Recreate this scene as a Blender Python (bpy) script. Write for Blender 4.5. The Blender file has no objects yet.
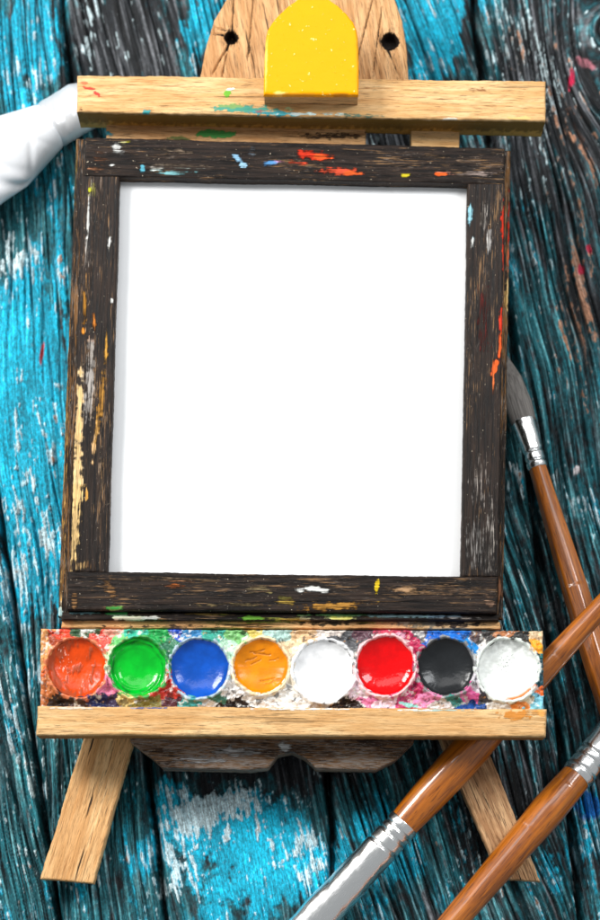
import bpy, math, random
import numpy as np
from mathutils import Matrix, Vector

# ------------------------------------------------------------------ units
S = 0.0005                     # metres per layout unit
rad = math.radians
D = 2400.0                     # camera distance, units
TILT = rad(18.0)
AIM = np.array([0.0, 0.0, 146.0])
CS, SN = math.cos(TILT), math.sin(TILT)
CAM = AIM + D * np.array([0.0, -SN, CS])
FWD = np.array([0.0, SN, -CS]); UP = np.array([0.0, CS, SN]); RT = np.array([1.0, 0.0, 0.0])

scn = bpy.context.scene
COL = scn.collection

# ------------------------------------------------------------------ camera
cd = bpy.data.cameras.new("camera"); cam = bpy.data.objects.new("camera", cd); COL.objects.link(cam)
cam.location = Vector(CAM * S)
cam.rotation_euler = (TILT, 0, 0)
cd.sensor_fit = 'VERTICAL'; cd.sensor_height = 24.0
cd.lens = 24.0 * D / 920.0
cd.clip_start = 0.01; cd.clip_end = 50
cd.dof.use_dof = True
cd.dof.focus_distance = (D + 0) * S
cd.dof.aperture_fstop = 6.3
scn.camera = cam

# ------------------------------------------------------------------ world, lamps, exposure
w = bpy.data.worlds.new("World"); scn.world = w; w.use_nodes = True
bg = w.node_tree.nodes["Background"]
bg.inputs[0].default_value = (0.93, 0.97, 1.0, 1); bg.inputs[1].default_value = 0.38

def softbox(name, loc, target, sx, sy, power, col=(1, 1, 1)):
    l = bpy.data.lights.new(name, 'AREA'); l.shape = 'RECTANGLE'
    l.size = sx * S; l.size_y = sy * S; l.energy = power; l.color = col
    o = bpy.data.objects.new(name, l); COL.objects.link(o)
    o.location = Vector(loc) * S
    o.rotation_euler = (Vector(target) - Vector(loc)).to_track_quat('-Z', 'Y').to_euler()
    return o
softbox('key_softbox', (-1750, 1000, 1900), (0, 0, 80), 850, 850, 22.5, (1.0, 0.985, 0.96))
softbox('window_softbox', (1500, 700, 1900), (0, 0, 80), 500, 1100, 8.0, (0.95, 0.98, 1.0))
softbox('ferrule_fill_light', (-250, 1150, 2900), (0, 0, 80), 2400, 900, 6.5, (1, 1, 1))  # added lamp with no known source, placed to whiten the metal ferrules
scn.view_settings.view_transform = 'Standard'
scn.view_settings.look = 'None'
scn.view_settings.exposure = 0.0
scn.view_settings.gamma = 1.0

# ------------------------------------------------------------------ layout helpers
ROT = rad(6.0)                 # the easel leans back a little
EO = np.array([0.0, -428.0, 0.4])
EY = np.array([0.0, math.cos(ROT), math.sin(ROT)]); EN = np.array([0.0, -math.sin(ROT), math.cos(ROT)])

def raydir(px, py):
    px = np.asarray(px, float); py = np.asarray(py, float)
    return (FWD + RT * ((px - 300) / D)[..., None] + UP * ((460 - py) / D)[..., None])
def on_easel(px, py, h):
    """point of the plane lying h above the easel's back plane"""
    d = raydir(px, py); h = np.asarray(h, float)
    t = (h - np.dot(CAM - EO, EN)) / (d @ EN)
    return CAM + d * t[..., None]
def on_table(px, py, z):
    d = raydir(px, py); z = np.asarray(z, float)
    t = (z - CAM[2]) / d[..., 2]
    return CAM + d * t[..., None]
def to_photo(P):
    v = P - CAM; dz = v @ FWD
    return 300 + D * (v @ RT) / dz, 460 - D * (v @ UP) / dz

# ------------------------------------------------------------------ noise
_rs = np.random.RandomState(7)
_perm = _rs.permutation(4096); _ang = _rs.rand(4096) * 2 * math.pi
_gx, _gy = np.cos(_ang), np.sin(_ang)
def perlin(x, y, seed=0):
    x = np.asarray(x, float) + seed * 37.31; y = np.asarray(y, float) + seed * 91.7
    xi = np.floor(x).astype(np.int64); yi = np.floor(y).astype(np.int64)
    fx = x - xi; fy = y - yi
    u = fx * fx * fx * (fx * (fx * 6 - 15) + 10); v = fy * fy * fy * (fy * (fy * 6 - 15) + 10)
    def g(ix, iy, dx, dy):
        h = _perm[(_perm[(ix + seed * 13) & 4095] + iy) & 4095]
        return _gx[h] * dx + _gy[h] * dy
    a = g(xi, yi, fx, fy); b = g(xi + 1, yi, fx - 1, fy)
    c = g(xi, yi + 1, fx, fy - 1); d = g(xi + 1, yi + 1, fx - 1, fy - 1)
    return ((a * (1 - u) + b * u) * (1 - v) + (c * (1 - u) + d * u) * v) * 1.5
def fbm(x, y, seed=0, o=4, gain=0.5):
    s = 0; a = 1; n = 0
    for i in range(o):
        s = s + a * perlin(x * 2 ** i, y * 2 ** i, seed + i); n += a; a *= gain
    return s / n
def sst(a, b, x):
    t = np.clip((x - a) / (b - a), 0, 1); return t * t * (3 - 2 * t)
def lin(c):
    c = np.asarray(c, float) / 255.0
    return np.where(c <= 0.04045, c / 12.92, ((c + 0.055) / 1.055) ** 2.4)

# ------------------------------------------------------------------ objects
def root(name, label, cat, loc, rot=(0, 0, 0), group=None):
    o = bpy.data.objects.new(name, None); COL.objects.link(o)
    o.empty_display_size = 0.01
    o.location = Vector(loc) * S; o.rotation_euler = rot
    o['label'] = label; o['category'] = cat
    if group: o['group'] = group
    bpy.context.view_layer.update()
    return o
def world_mat(o):
    return (world_mat(o.parent) if o.parent else Matrix.Identity(4)) @ o.matrix_basis
def link_mesh(name, verts, quads, mat, parent=None, attrs=None, extra=None, smooth=True):
    """verts (n,3) in world units -> a mesh object in its parent's space"""
    V = np.asarray(verts, float) * S
    if parent is not None:
        M = np.array(world_mat(parent).inverted())
        V = V @ M[:3, :3].T + M[:3, 3]
    me = bpy.data.meshes.new(name)
    quads = np.asarray(quads, np.int64)
    nq = len(quads); ex = extra or []
    nl = nq * 4 + sum(len(e) for e in ex)
    me.vertices.add(len(V)); me.vertices.foreach_set('co', V.astype(np.float32).ravel())
    me.loops.add(nl)
    me.loops.foreach_set('vertex_index', np.concatenate([quads.ravel()] + [np.asarray(e) for e in ex]).astype(np.int32))
    me.polygons.add(nq + len(ex))
    st = list(np.arange(nq) * 4); c = nq * 4
    for e in ex: st.append(c); c += len(e)
    me.polygons.foreach_set('loop_start', np.array(st, np.int32))
    me.update(calc_edges=True)
    if smooth: me.polygons.foreach_set('use_smooth', np.ones(nq + len(ex), bool))
    for k, a in (attrs or {}).items():
        a = np.asarray(a, np.float32)
        if a.shape[-1] == 3:
            at = me.attributes.new(k, 'FLOAT_VECTOR', 'POINT'); at.data.foreach_set('vector', a.ravel())
        else:
            at = me.attributes.new(k, 'FLOAT_COLOR', 'POINT'); at.data.foreach_set('color', a.ravel())
    me.validate()
    me.materials.append(mat)
    o = bpy.data.objects.new(name, me); COL.objects.link(o)
    if parent is not None: o.parent = parent
    return o
def grid_quads(ny, nx, flip=False, wrap=False):
    i = np.arange(ny * nx).reshape(ny, nx)
    if wrap: i = np.concatenate([i, i[:, :1]], 1)
    q = np.stack([i[:-1, :-1], i[:-1, 1:], i[1:, 1:], i[1:, :-1]], -1).reshape(-1, 4)
    return q[:, ::-1] if flip else q

# ------------------------------------------------------------------ node helpers
class NT:
    def __init__(s, name):
        s.m = bpy.data.materials.new(name); s.m.use_nodes = True
        s.t = s.m.node_tree; s.t.nodes.clear()
        s.out = s.t.nodes.new('ShaderNodeOutputMaterial'); s.p = s.t.nodes.new('ShaderNodeBsdfPrincipled')
        s.t.links.new(s.p.outputs[0], s.out.inputs[0])
    def set(s, k, v):
        if isinstance(v, bpy.types.NodeSocket): s.t.links.new(v, s.p.inputs[k])
        else: s.p.inputs[k].default_value = v
    def attr(s, n, alpha=False):
        a = s.t.nodes.new('ShaderNodeAttribute'); a.attribute_name = n
        return (a.outputs['Color'], a.outputs['Alpha']) if alpha else a.outputs['Vector']
    def obj(s):
        return s.t.nodes.new('ShaderNodeTexCoord').outputs['Object']
    def noise(s, vec, sc=(1, 1, 1), detail=4, rough=0.55, dist=0.0, off=(0, 0, 0)):
        mp = s.t.nodes.new('ShaderNodeMapping'); mp.inputs['Scale'].default_value = sc; mp.inputs['Location'].default_value = off
        s.t.links.new(vec, mp.inputs['Vector'])
        n = s.t.nodes.new('ShaderNodeTexNoise'); n.inputs['Scale'].default_value = 1
        n.inputs['Detail'].default_value = detail; n.inputs['Roughness'].default_value = rough; n.inputs['Distortion'].default_value = dist
        s.t.links.new(mp.outputs[0], n.inputs['Vector']); return n.outputs['Fac']
    def mr(s, x, a, b, c=0.0, d=1.0, smooth=True):
        n = s.t.nodes.new('ShaderNodeMapRange')
        if smooth: n.interpolation_type = 'SMOOTHSTEP'
        s.t.links.new(x, n.inputs[0])
        for i, v in enumerate((a, b, c, d)): n.inputs[i + 1].default_value = v
        return n.outputs[0]
    def math(s, op, a, b=0.0):
        n = s.t.nodes.new('ShaderNodeMath'); n.operation = op
        for i, v in enumerate((a, b)):
            if isinstance(v, bpy.types.NodeSocket): s.t.links.new(v, n.inputs[i])
            else: n.inputs[i].default_value = v
        return n.outputs[0]
    def mix(s, f, a, b, mode='MIX'):
        n = s.t.nodes.new('ShaderNodeMix'); n.data_type = 'RGBA'; n.blend_type = mode
        for i, v in ((0, f), (6, a), (7, b)):
            if isinstance(v, bpy.types.NodeSocket): s.t.links.new(v, n.inputs[i])
            elif i == 0: n.inputs[0].default_value = v
            else: n.inputs[i].default_value = (*v[:3], 1)
        return n.outputs[2]
    def bump(s, h, dist, strength=1.0, prev=None):
        n = s.t.nodes.new('ShaderNodeBump'); n.inputs['Strength'].default_value = strength
        n.inputs['Distance'].default_value = dist * S
        s.t.links.new(h, n.inputs['Height'])
        if prev is not None: s.t.links.new(prev, n.inputs['Normal'])
        return n.outputs[0]

def wood_mat(name, light, mid, dark, pore=0.55, crack=0.5, rough=0.55, spec=0.3, bump=0.9):
    n = NT(name); gp = n.attr('gp')
    a = n.noise(gp, (0.012, 0.16, 0.16), 6, 0.6, 0.4)
    b = n.noise(gp, (0.03, 0.55, 0.55), 4, 0.6, 0.2, (5, 9, 2))
    c = n.noise(gp, (0.07, 1.5, 1.5), 3, 0.6, 0.0, (1, 3, 7))
    blot = n.noise(gp, (0.008, 0.035, 0.035), 4, 0.6, 0.6, (11, 1, 4))
    col = n.mix(n.mr(a, 0.40, 0.60), lin(light), lin(mid))
    col = n.mix(n.mr(b, 0.53, 0.74), col, lin(dark))
    col = n.mix(n.math('MULTIPLY', n.mr(c, 0.54, 0.66), pore), col, lin(np.array(dark) * 0.55))
    col = n.mix(n.mr(blot, 0.42, 0.66, 0.0, 0.55), col, lin(np.array(mid) * np.array([.93, .86, .76])))
    ck = n.noise(gp, (0.010, 0.22, 0.22), 3, 0.5, 0.3, (31, 8, 3))
    ckm = n.math('MULTIPLY', n.mr(ck, 0.655, 0.70), crack)
    col = n.mix(ckm, col, lin(np.array(dark) * 0.25))
    pc, pa = n.attr('pc', True)
    e = n.noise(gp, (0.12, 0.5, 0.5), 4, 0.65, 0.0, (4, 4, 4))
    m = n.mr(n.math('ADD', pa, n.math('MULTIPLY', n.math('SUBTRACT', e, 0.5), 1.7)), 0.34, 0.68)
    col = n.mix(n.math('MULTIPLY', m, n.mr(pa, 0.0, 0.12)), col, pc)
    n.set('Base Color', col)
    n.set('Roughness', n.mr(b, 0.3, 0.7, rough - 0.08, rough + 0.12)); n.set('Specular IOR Level', spec)
    h = n.math('SUBTRACT', n.math('SUBTRACT', n.math('MULTIPLY', m, 0.3), n.math('MULTIPLY', c, 0.6)), n.math('ADD', n.math('MULTIPLY', b, 0.5), n.math('MULTIPLY', ckm, 1.5)))
    n.set('Normal', n.bump(h, bump)); return n.m

def worn_mat(name, wear=0.705, base=(14, 11, 10), base2=(52, 41, 35), tan=(160, 122, 82), grey=(140, 128, 118)):
    """black paint rubbed off an old wooden moulding"""
    n = NT(name); gp = n.attr('gp')
    a = n.noise(gp, (0.02, 0.35, 0.35), 5, 0.65, 0.3)
    b = n.noise(gp, (0.035, 0.8, 0.8), 4, 0.65, 0.0, (5, 9, 2))
    blot = n.noise(gp, (0.012, 0.05, 0.05), 3, 0.6, 0.0, (21, 1, 4))
    c = n.noise(gp, (0.12, 1.6, 1.6), 3, 0.6, 0.0, (1, 3, 7))
    col = n.mix(n.mr(a, 0.35, 0.7), lin(base), lin(base2))
    scr = n.mr(n.math('ADD', n.math('MULTIPLY', b, 0.75), n.math('MULTIPLY', blot, 0.5)), wear, wear + 0.10)
    col = n.mix(n.math('MULTIPLY', scr, 0.75), col, lin(tan))
    scr2 = n.mr(n.math('ADD', n.math('MULTIPLY', c, 0.8), n.math('MULTIPLY', blot, 0.35)), wear - 0.03, wear + 0.12)
    col = n.mix(n.math('MULTIPLY', scr2, 0.75), col, lin(grey))
    sp = n.noise(gp, (0.5, 0.5, 0.5), 2, 0.5, 0.0, (8, 3, 7))
    col = n.mix(n.mr(sp, 0.73, 0.76), col, lin((205, 190, 165)))
    pc, pa = n.attr('pc', True)
    e = n.noise(gp, (0.045, 0.7, 0.7), 5, 0.65, 0.0, (4, 4, 4))
    m = n.mr(n.math('ADD', pa, n.math('MULTIPLY', n.math('SUBTRACT', e, 0.5), 2.4)), 0.30, 0.72)
    m = n.math('MULTIPLY', m, n.mr(pa, 0.0, 0.12))
    vm = n.t.nodes.new('ShaderNodeVectorMath'); vm.operation = 'SCALE'
    n.t.links.new(pc, vm.inputs[0]); n.t.links.new(n.mr(b, .3, .7, 1.12, .5), vm.inputs['Scale'])
    col = n.mix(m, col, vm.outputs[0])
    n.set('Base Color', col); n.set('Roughness', n.mr(a, 0.3, 0.7, 0.42, 0.62)); n.set('Specular IOR Level', 0.15)
    h = n.math('ADD', n.math('MULTIPLY', a, 1.2), n.math('ADD', n.math('MULTIPLY', b, 0.7), n.math('MULTIPLY', m, 0.9)))
    n.set('Normal', n.bump(h, 1.1)); return n.m

def vcol_mat(name, rough=0.5, spec=0.4, fine=0.25, bump=0.6, sc=(0.06, 1.1, 1.1), coat=0.0, checks=0.0):
    n = NT(name); gp = n.attr('gp'); pc, pa = n.attr('pc', True)
    f = n.noise(gp, sc, 5, 0.65)
    g = n.noise(gp, tuple(3.1 * x for x in sc), 3, 0.6, 0.0, (3, 3, 9))
    k = n.mr(f, 0.3, 0.7, 1 - fine, 1 + fine)
    vm = n.t.nodes.new('ShaderNodeVectorMath'); vm.operation = 'SCALE'
    n.t.links.new(pc, vm.inputs[0]); n.t.links.new(k, vm.inputs['Scale'])
    col = vm.outputs[0]
    if checks:
        q = n.noise(gp, (.007, .26, .26), 4, .6, .2, (7, 1, 3)); q2 = n.noise(gp, (.02, .7, .7), 2, .6, .2, (2, 8, 3)); 
        ck = n.math('MAXIMUM', n.mr(q, .57, .63), n.math('MULTIPLY', n.mr(q2, .58, .66), .8))
        col = n.mix(n.math('MULTIPLY', ck, n.math('MULTIPLY', pa, checks)), col, (.006, .008, .010))
        gr = n.noise(gp, (.22, .38, .38), 5, .75, 0, (6, 2, 8))       # grit and pitting
        vs = n.t.nodes.new('ShaderNodeVectorMath'); vs.operation = 'SCALE'
        n.t.links.new(col, vs.inputs[0]); n.t.links.new(n.mr(gr, .32, .68, .55, 1.5), vs.inputs['Scale']); col = vs.outputs[0]
        col = n.mix(n.math('MULTIPLY', n.mr(gr, .64, .70), .55), col, lin((190, 205, 206)))
        f = n.math('SUBTRACT', n.math('MULTIPLY', f, n.math('ADD', pa, .2)), n.math('MULTIPLY', n.math('MULTIPLY', ck, pa), 1.2))
        f = n.math('ADD', f, n.math('MULTIPLY', gr, 1.1))
    n.set('Base Color', col)
    n.set('Roughness', n.mr(g, 0.3, 0.7, rough - 0.12, rough + 0.15)); n.set('Specular IOR Level', spec)
    if coat: n.set('Coat Weight', coat); n.set('Coat Roughness', 0.12)
    n.set('Normal', n.bump(n.math('ADD', f, n.math('MULTIPLY', g, 0.4)), bump)); return n.m

M_oak = wood_mat('pale_oak', (232, 194, 140), (214, 168, 110), (156, 108, 64), 0.75, 0.35, bump=1.2)
M_leg = wood_mat('weathered_oak', (246, 200, 142), (220, 168, 110), (140, 94, 56), 0.7, 0.95, bump=1.8)
M_leg2 = wood_mat('dry_brown_wood', (222, 180, 134), (178, 134, 94), (84, 56, 36), 0.85, 1.0, bump=2.4)
M_board = wood_mat('old_board', (224, 178, 126), (200, 150, 98), (130, 88, 52), 0.8, 0.9, bump=1.6)
M_black = worn_mat('worn_black_paint')
M_back = worn_mat('rubbed_black_edge', 0.63, (18, 14, 12), (50, 38, 28), (150, 104, 54))
M_brace = worn_mat('grey_worn_wood', 0.58, (40, 29, 22), (82, 58, 40), (136, 100, 66), (150, 144, 138))
M_table = vcol_mat('flaking_teal_paint', 0.42, 0.3, 0.42, 1.5, (0.04, 0.7, 0.7), checks=0.9)
M_gunk = vcol_mat('dried_paint_crust', 0.34, 0.4, 0.15, 0.45, (0.25, 0.25, 0.25))

# ------------------------------------------------------------------ slabs
def spaced(L, b, step):
    b = min(b, L * 0.3)
    n = max(2, int((L - 2 * b) / step) + 1)
    a = [0, 0.25 * b, 0.6 * b]; mid = np.linspace(b, L - b, n)
    return np.concatenate([a, mid, [L - 0.6 * b, L - 0.25 * b, L]])
def quad_shape(tl, tr, br, bl):
    P = [np.array(p, float) for p in (tl, tr, br, bl)]
    def f(s, t):
        s = s[..., None]; t = t[..., None]
        q = (P[0] * (1 - s) + P[1] * s) * (1 - t) + (P[3] * (1 - s) + P[2] * s) * t
        return q[..., 0], q[..., 1]
    f.W = 0.5 * (np.linalg.norm(P[1] - P[0]) + np.linalg.norm(P[2] - P[3]))
    f.H = 0.5 * (np.linalg.norm(P[3] - P[0]) + np.linalg.norm(P[2] - P[1]))
    return f
def rows_shape(rows):
    r = np.array(rows, float)
    def f(s, t):
        y = r[0, 0] + (r[-1, 0] - r[0, 0]) * t
        a = np.interp(y, r[:, 0], r[:, 1]); b = np.interp(y, r[:, 0], r[:, 2])
        return a + (b - a) * s, y
    f.W = np.max(r[:, 2] - r[:, 1]); f.H = r[-1, 0] - r[0, 0]; return f
def cols_shape(cols):
    r = np.array(cols, float)
    def f(s, t):
        x = r[0, 0] + (r[-1, 0] - r[0, 0]) * s
        a = np.interp(x, r[:, 0], r[:, 1]); b = np.interp(x, r[:, 0], r[:, 2])
        return x, a + (b - a) * t
    f.W = r[-1, 0] - r[0, 0]; f.H = np.max(r[:, 2] - r[:, 1]); return f

_seed = [10]
def daub_layer(px, py, daubs, base=None):
    col = np.zeros(px.shape + (4,)) if base is None else base
    for i, d in enumerate(daubs):
        x, y, a, b, ang, c = d[:6]; al = d[6] if len(d) > 6 else 1.0
        ca, sa = math.cos(rad(ang)), math.sin(rad(ang))
        dx, dy = px - x, py - y
        u = (dx * ca + dy * sa) / a; v = (-dx * sa + dy * ca) / b
        near = (abs(u) < 2.2) & (abs(v) < 2.2)
        if not near.any(): continue
        nz = fbm(px[near] / 7 + i * 3.3, py[near] / 7, 5 + i % 7, 3)
        m = sst(-0.35, 0.6, 1.0 - np.sqrt(u[near] ** 2 + v[near] ** 2) + nz * 0.8) * al
        cc = col[near]; c = lin(c)
        k = np.where(m > cc[:, 3] * 0.6, m, 0)[:, None]
        cc[:, :3] = cc[:, :3] * (1 - k) + c * k + (cc[:, 3:4] < 0.02) * (1 - k) * c
        cc[:, 3] = np.maximum(cc[:, 3], m); col[near] = cc
    return col

def slab(name, shape, w0, w1, mat, parent, grain=0.0, bevel=2.0, step=1.6, rough=0.5, wob=0.8,
         daubs=(), plane=on_easel, heightf=None, colf=None, skirt=5, sidecol=None, tag=None):
    _seed[0] += 1; sd = _seed[0]
    xs = spaced(shape.W, bevel, step); ys = spaced(shape.H, bevel, step)
    X, Y = np.meshgrid(xs, ys); s = X / shape.W; t = Y / shape.H
    px, py = shape(s, t)
    d = np.minimum(np.minimum(X, shape.W - X), np.minimum(Y, shape.H - Y))
    # uneven, slightly knocked edges
    k = np.exp(-d / 5.0)
    px = px + k * wob * (fbm(px / 70 + sd, py / 70, sd, 2) * .8 + fbm(px / 6, py / 6 + sd, sd + 9, 3) * .6); py = py + k * wob * (fbm(px / 70, py / 70 + sd, sd + 3, 2) * .8 + fbm(px / 6 + sd, py / 6, sd + 8, 3) * .6)
    ga = rad(grain); al = px * math.cos(ga) + py * math.sin(ga); ac = -px * math.sin(ga) + py * math.cos(ga)
    r = np.clip(1 - d / bevel, 0, 1)
    lump = 1 + 0.7 * fbm(px / 12, py / 12, sd + 5, 2)
    h = -bevel * (1 - np.sqrt(np.clip(1 - r * r, 0, 1))) * np.clip(lump, 0.4, 1.8)
    h = h + rough * fbm(al / 60, ac / 3.5, sd + 1, 3) * 1.2 + rough * 0.8 * fbm(al / 90, ac / 25, sd + 2, 2)
    if heightf is not None: h = h + heightf(px, py)
    W = w1 + h
    n = skirt
    P = np.zeros((W.shape[0] + 2 * n, W.shape[1] + 2 * n))
    px2 = np.pad(px, n, mode='edge'); py2 = np.pad(py, n, mode='edge'); W2 = np.pad(W, n, mode='edge')
    iy = np.maximum(np.maximum(n - np.arange(P.shape[0]), np.arange(P.shape[0]) - (P.shape[0] - 1 - n)), 0)[:, None]
    ix = np.maximum(np.maximum(n - np.arange(P.shape[1]), np.arange(P.shape[1]) - (P.shape[1] - 1 - n)), 0)[None, :]
    ring = np.maximum(iy, ix) / n
    base = plane(px2, py2, np.full(px2.shape, float(w1)))
    nrm = EN if plane is on_easel else np.array([0, 0, 1.0])
    Wf = W2 * (1 - ring) + w0 * ring
    V = base + nrm * (Wf - w1)[..., None]
    al2 = np.pad(al, n, mode='edge'); ac2 = np.pad(ac, n, mode='edge')
    gp = np.stack([al2 + sd * 531.0, ac2 + sd * 77.0, Wf], -1)
    pc = colf(px2, py2) if colf is not None else np.zeros(px2.shape + (4,))
    if daubs: pc = daub_layer(px2, py2, daubs, pc)
    if sidecol is not None: pc = sidecol(pc, px2, py2, ring)
    ny, nx = px2.shape
    idx = np.arange(ny * nx).reshape(ny, nx)
    per = np.concatenate([idx[0, :-1], idx[:-1, -1], idx[-1, :0:-1], idx[:0:-1, 0]])
    q = grid_quads(ny, nx, flip=True)
    # drop the collapsed corner cells
    vf = V.reshape(-1, 3); a = np.linalg.norm(np.cross(vf[q[:, 2]] - vf[q[:, 0]], vf[q[:, 3]] - vf[q[:, 1]]), axis=1)
    q = q[a > 1e-6]
    o = link_mesh(name, vf, q, mat, parent, {'gp': gp.reshape(-1, 3), 'pc': pc.reshape(-1, 4)}, [list(per)])
    if tag: o['label'] = tag
    return o

# ------------------------------------------------------------------ the painted planks
def blobs(qx, qy, lst):
    r = np.zeros_like(qx)
    for x, y, sx, sy, v in lst:
        r = r + v * np.exp(-(((qx - x) / sx) ** 2 + ((qy - y) / sy) ** 2))
    return r
def build_table():
    def axis(lo, hi, step, far):
        core = np.arange(lo, hi + step, step)
        g = []; x = 0; st = step
        while x < far: st *= 1.09; x += st; g.append(x)
        g = np.array(g); return np.concatenate([lo - g[::-1], core, core[-1] + g])
    gx = axis(-375, 375, 0.95, 1500); gy = axis(-560, 640, 0.95, 1500)
    X, Y = np.meshgrid(gx, gy)
    P = np.stack([X, Y, np.zeros_like(X)], -1)
    qx, qy = to_photo(P)
    wx = 12 * fbm(qx / 170, qy / 260, 3, 2) + 1.5 * perlin(qx / 40, qy / 120, 6); qxw = qx + wx
    seams = [(-1500, .1), (-900, .1), (-420, .12), (-75, .145), (62, .112), (300, .037), (474, .118), (760, .11), (1100, .1), (1700, .1)]
    slopes = [.1, .14, .26, .21, .08, .20, .30, .2, .1, .1, .1]
    pid = np.zeros(qx.shape, int); dse = np.full(qx.shape, 1e9)
    for a, b in seams:
        sx = a + b * qy + 2.5 * fbm(qy / 60, qy * 0 + a, 9, 3)
        pid += (qx > sx); dse = np.minimum(dse, abs(qx - sx))
    sl = np.array(slopes)[np.clip(pid, 0, 10)]
    u = qxw - sl * qy + pid * 431.0
    # knots: rings near the eye, grain flowing round outside
    for kx, ky, R in ((604, 26, 44),):
        r = np.hypot((qx - kx), (qy - ky) * 0.55); t = np.exp(-(r / R) ** 2)
        kid = (pid == np.searchsorted([a + b * ky for a, b in seams], kx))
        uk = kx + wx - sl * ky + pid * 431.0
        u = np.where(kid, (1 - t) * u + t * (uk + r), u)
    v = qy + 0.2 * qx
    # how deep the weathering grooves are, region by region
    rg = 0.68 + blobs(qx, qy, [(20, 400, 60, 150, -.46), (240, 840, 85, 85, -.85), (440, 20, 50, 60, -.3), (60, 820, 90, 110, .2),
                               (400, 830, 60, 90, .25), (540, 560, 60, 170, .4), (570, 100, 70, 120, .35), (150, 40, 50, 60, -.35)])
    rg = np.clip(rg, 0.06, 1.4)
    n1 = perlin(u / 12, v / 260, 21); n2 = perlin(u / 3.8, v / 150, 22); n3 = perlin(u / 22, v / 420, 23); n4 = perlin(u / 2.6, v / 50, 24)
    g1 = sst(0.70, 0.99, 1 - abs(n1) * 1.9); g3 = sst(0.84, 0.99, 1 - abs(n3) * 1.6); g2 = sst(0.5, 0.95, 1 - abs(n2) * 2.2)
    groove = np.clip(g1 * 0.8 + g3 * 1.2 * sst(-.2, .3, perlin(u / 40, v / 190, 25) + .1), 0, 1.4)
    iso = np.clip(blobs(qx, qy, [(235, 840, 75, 90, 1), (30, 80, 50, 70, .7), (10, 250, 30, 40, .7), (580, 300, 30, 90, .3)]), 0, 1)
    chip = (1 - iso) * fbm(u / 6.5, v / 36, 30, 3, .7) * 1.1 + iso * (fbm(qx / 9, qy / 11, 31, 3, .65) * .8 + fbm(u / 5, v / 26, 32, 2) * .4)
    chipL = fbm(qx / 38, qy / 60, 33, 4)
    iso = np.clip(blobs(qx, qy, [(235, 840, 80, 100, 1.3), (30, 80, 50, 70, .7), (10, 250, 30, 40, .7), (580, 300, 30, 90, .3)]), 0, 1)
    strk = (1 - iso) * (fbm(u / 9, v / 90, 35, 4, .6) * .95 + .25 * fbm(qx / 6, qy / 9, 34, 3)) + iso * fbm(qx / 26, qy / 30, 36, 5, .6)
    chip = (1 - iso) * (fbm(u / 7, v / 50, 30, 3, .7) * .8 + .45 * fbm(qx / 5, qy / 8, 29, 3)) + iso * (fbm(qx / 10, qy / 12, 31, 4, .65) * .9 + fbm(u / 5, v / 26, 32, 2) * .25)
    H = -rg * (6.5 * groove + 1.0 * g2) + rg * 1.6 * n4 + 1.2 * fbm(u / 30, v / 200, 27, 2) * 2
    seam = np.exp(-(dse / 3.2) ** 2); H = H - 20 * seam - 3.0 * np.exp(-(dse / 7) ** 2)
    # paint coverage, also carrying some painted shade and highlights
    cy = 0.29 + blobs(qx, qy, [(25, 60, 45, 80, .45), (210, 20, 30, 40, .5), (440, 10, 42, 55, .70), (25, 400, 62, 140, .72), (-10, 250, 30, 60, -.2),
        (50, 560, 50, 90, .42), (110, 780, 40, 60, .12), (235, 850, 85, 62, .72), (395, 840, 50, 80, .32), (165, 780, 18, 40, .3),
        (590, 830, 30, 60, .45), (120, 30, 42, 60, -.55), (75, 30, 12, 50, -.1), (560, 80, 70, 130, -.45), (500, 240, 22, 90, .18), (560, 420, 40, 120, -.02),
        (390, 150, 40, 40, -.8), (270, 760, 130, 24, -.75), (330, 780, 22, 30, -.6), (540, 560, 60, 140, -.10), (200, 870, 26, 40, -.35), (60, 870, 120, 60, -.05), (570, 300, 40, 60, -.22), (500, 800, 60, 60, -.26)])  # cyan removed below the top rail slot to paint in its shade
    te = 0.58 + blobs(qx, qy, [(390, 148, 34, 26, -1.2), (500, 800, 50, 70, -.2), (20, 250, 60, 160, .3), (60, 780, 110, 160, .2), (520, 440, 50, 200, .1), (575, 640, 50, 120, -.12), (120, 30, 50, 60, -.6), (550, 100, 60, 110, -.42),  # teal removed there too, same painted shade below the slot
        (270, 760, 130, 24, -.45), (480, 820, 40, 80, -.2), (400, 830, 60, 80, .15), (580, 300, 30, 60, -.1)])
    wh = 0.14 + blobs(qx, qy, [(30, 80, 40, 25, .34), (85, 30, 10, 45, .30), (10, 250, 28, 40, .42), (205, 815, 38, 26, .55), (170, 870, 22, 45, .45), (310, 850, 22, 40, .38),
        (515, 90, 30, 90, .22), (20, 560, 50, 110, .26), (110, 740, 30, 50, .2), (590, 840, 22, 60, .28), (40, 780, 60, 90, .12), (550, 60, 50, 60, .12), (240, 800, 50, 14, .3), (560, 470, 20, 30, .12), (560, 560, 60, 160, .08), (40, 700, 60, 80, .10)])  # white flakes, plus pale streaks painted in as highlights on lit ridges
    br = 0.02 + blobs(qx, qy, [(580, 300, 28, 110, .5), (560, 90, 50, 80, .18), (520, 60, 16, 40, .3), (510, 240, 12, 60, .1), (585, 140, 20, 30, .2)])
    top = 1 - np.clip(groove * rg * 1.1 + .35 * g2 * rg, 0, 1)
    def mask(c, n, k, s=0.10): return sst(0.5 - s, 0.5 + s, c + n * k)
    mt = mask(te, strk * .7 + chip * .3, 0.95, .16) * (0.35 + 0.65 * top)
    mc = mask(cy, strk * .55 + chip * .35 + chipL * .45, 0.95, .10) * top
    mw = mask(wh, chip * .75 + strk * .45 + chipL * .3 + .35 * fbm(u / 3.2, v / 22, 38, 1), 0.95, .07) * top
    mb = mask(br, chip * .8 + strk * .5, 1.0, .07) * top
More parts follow.
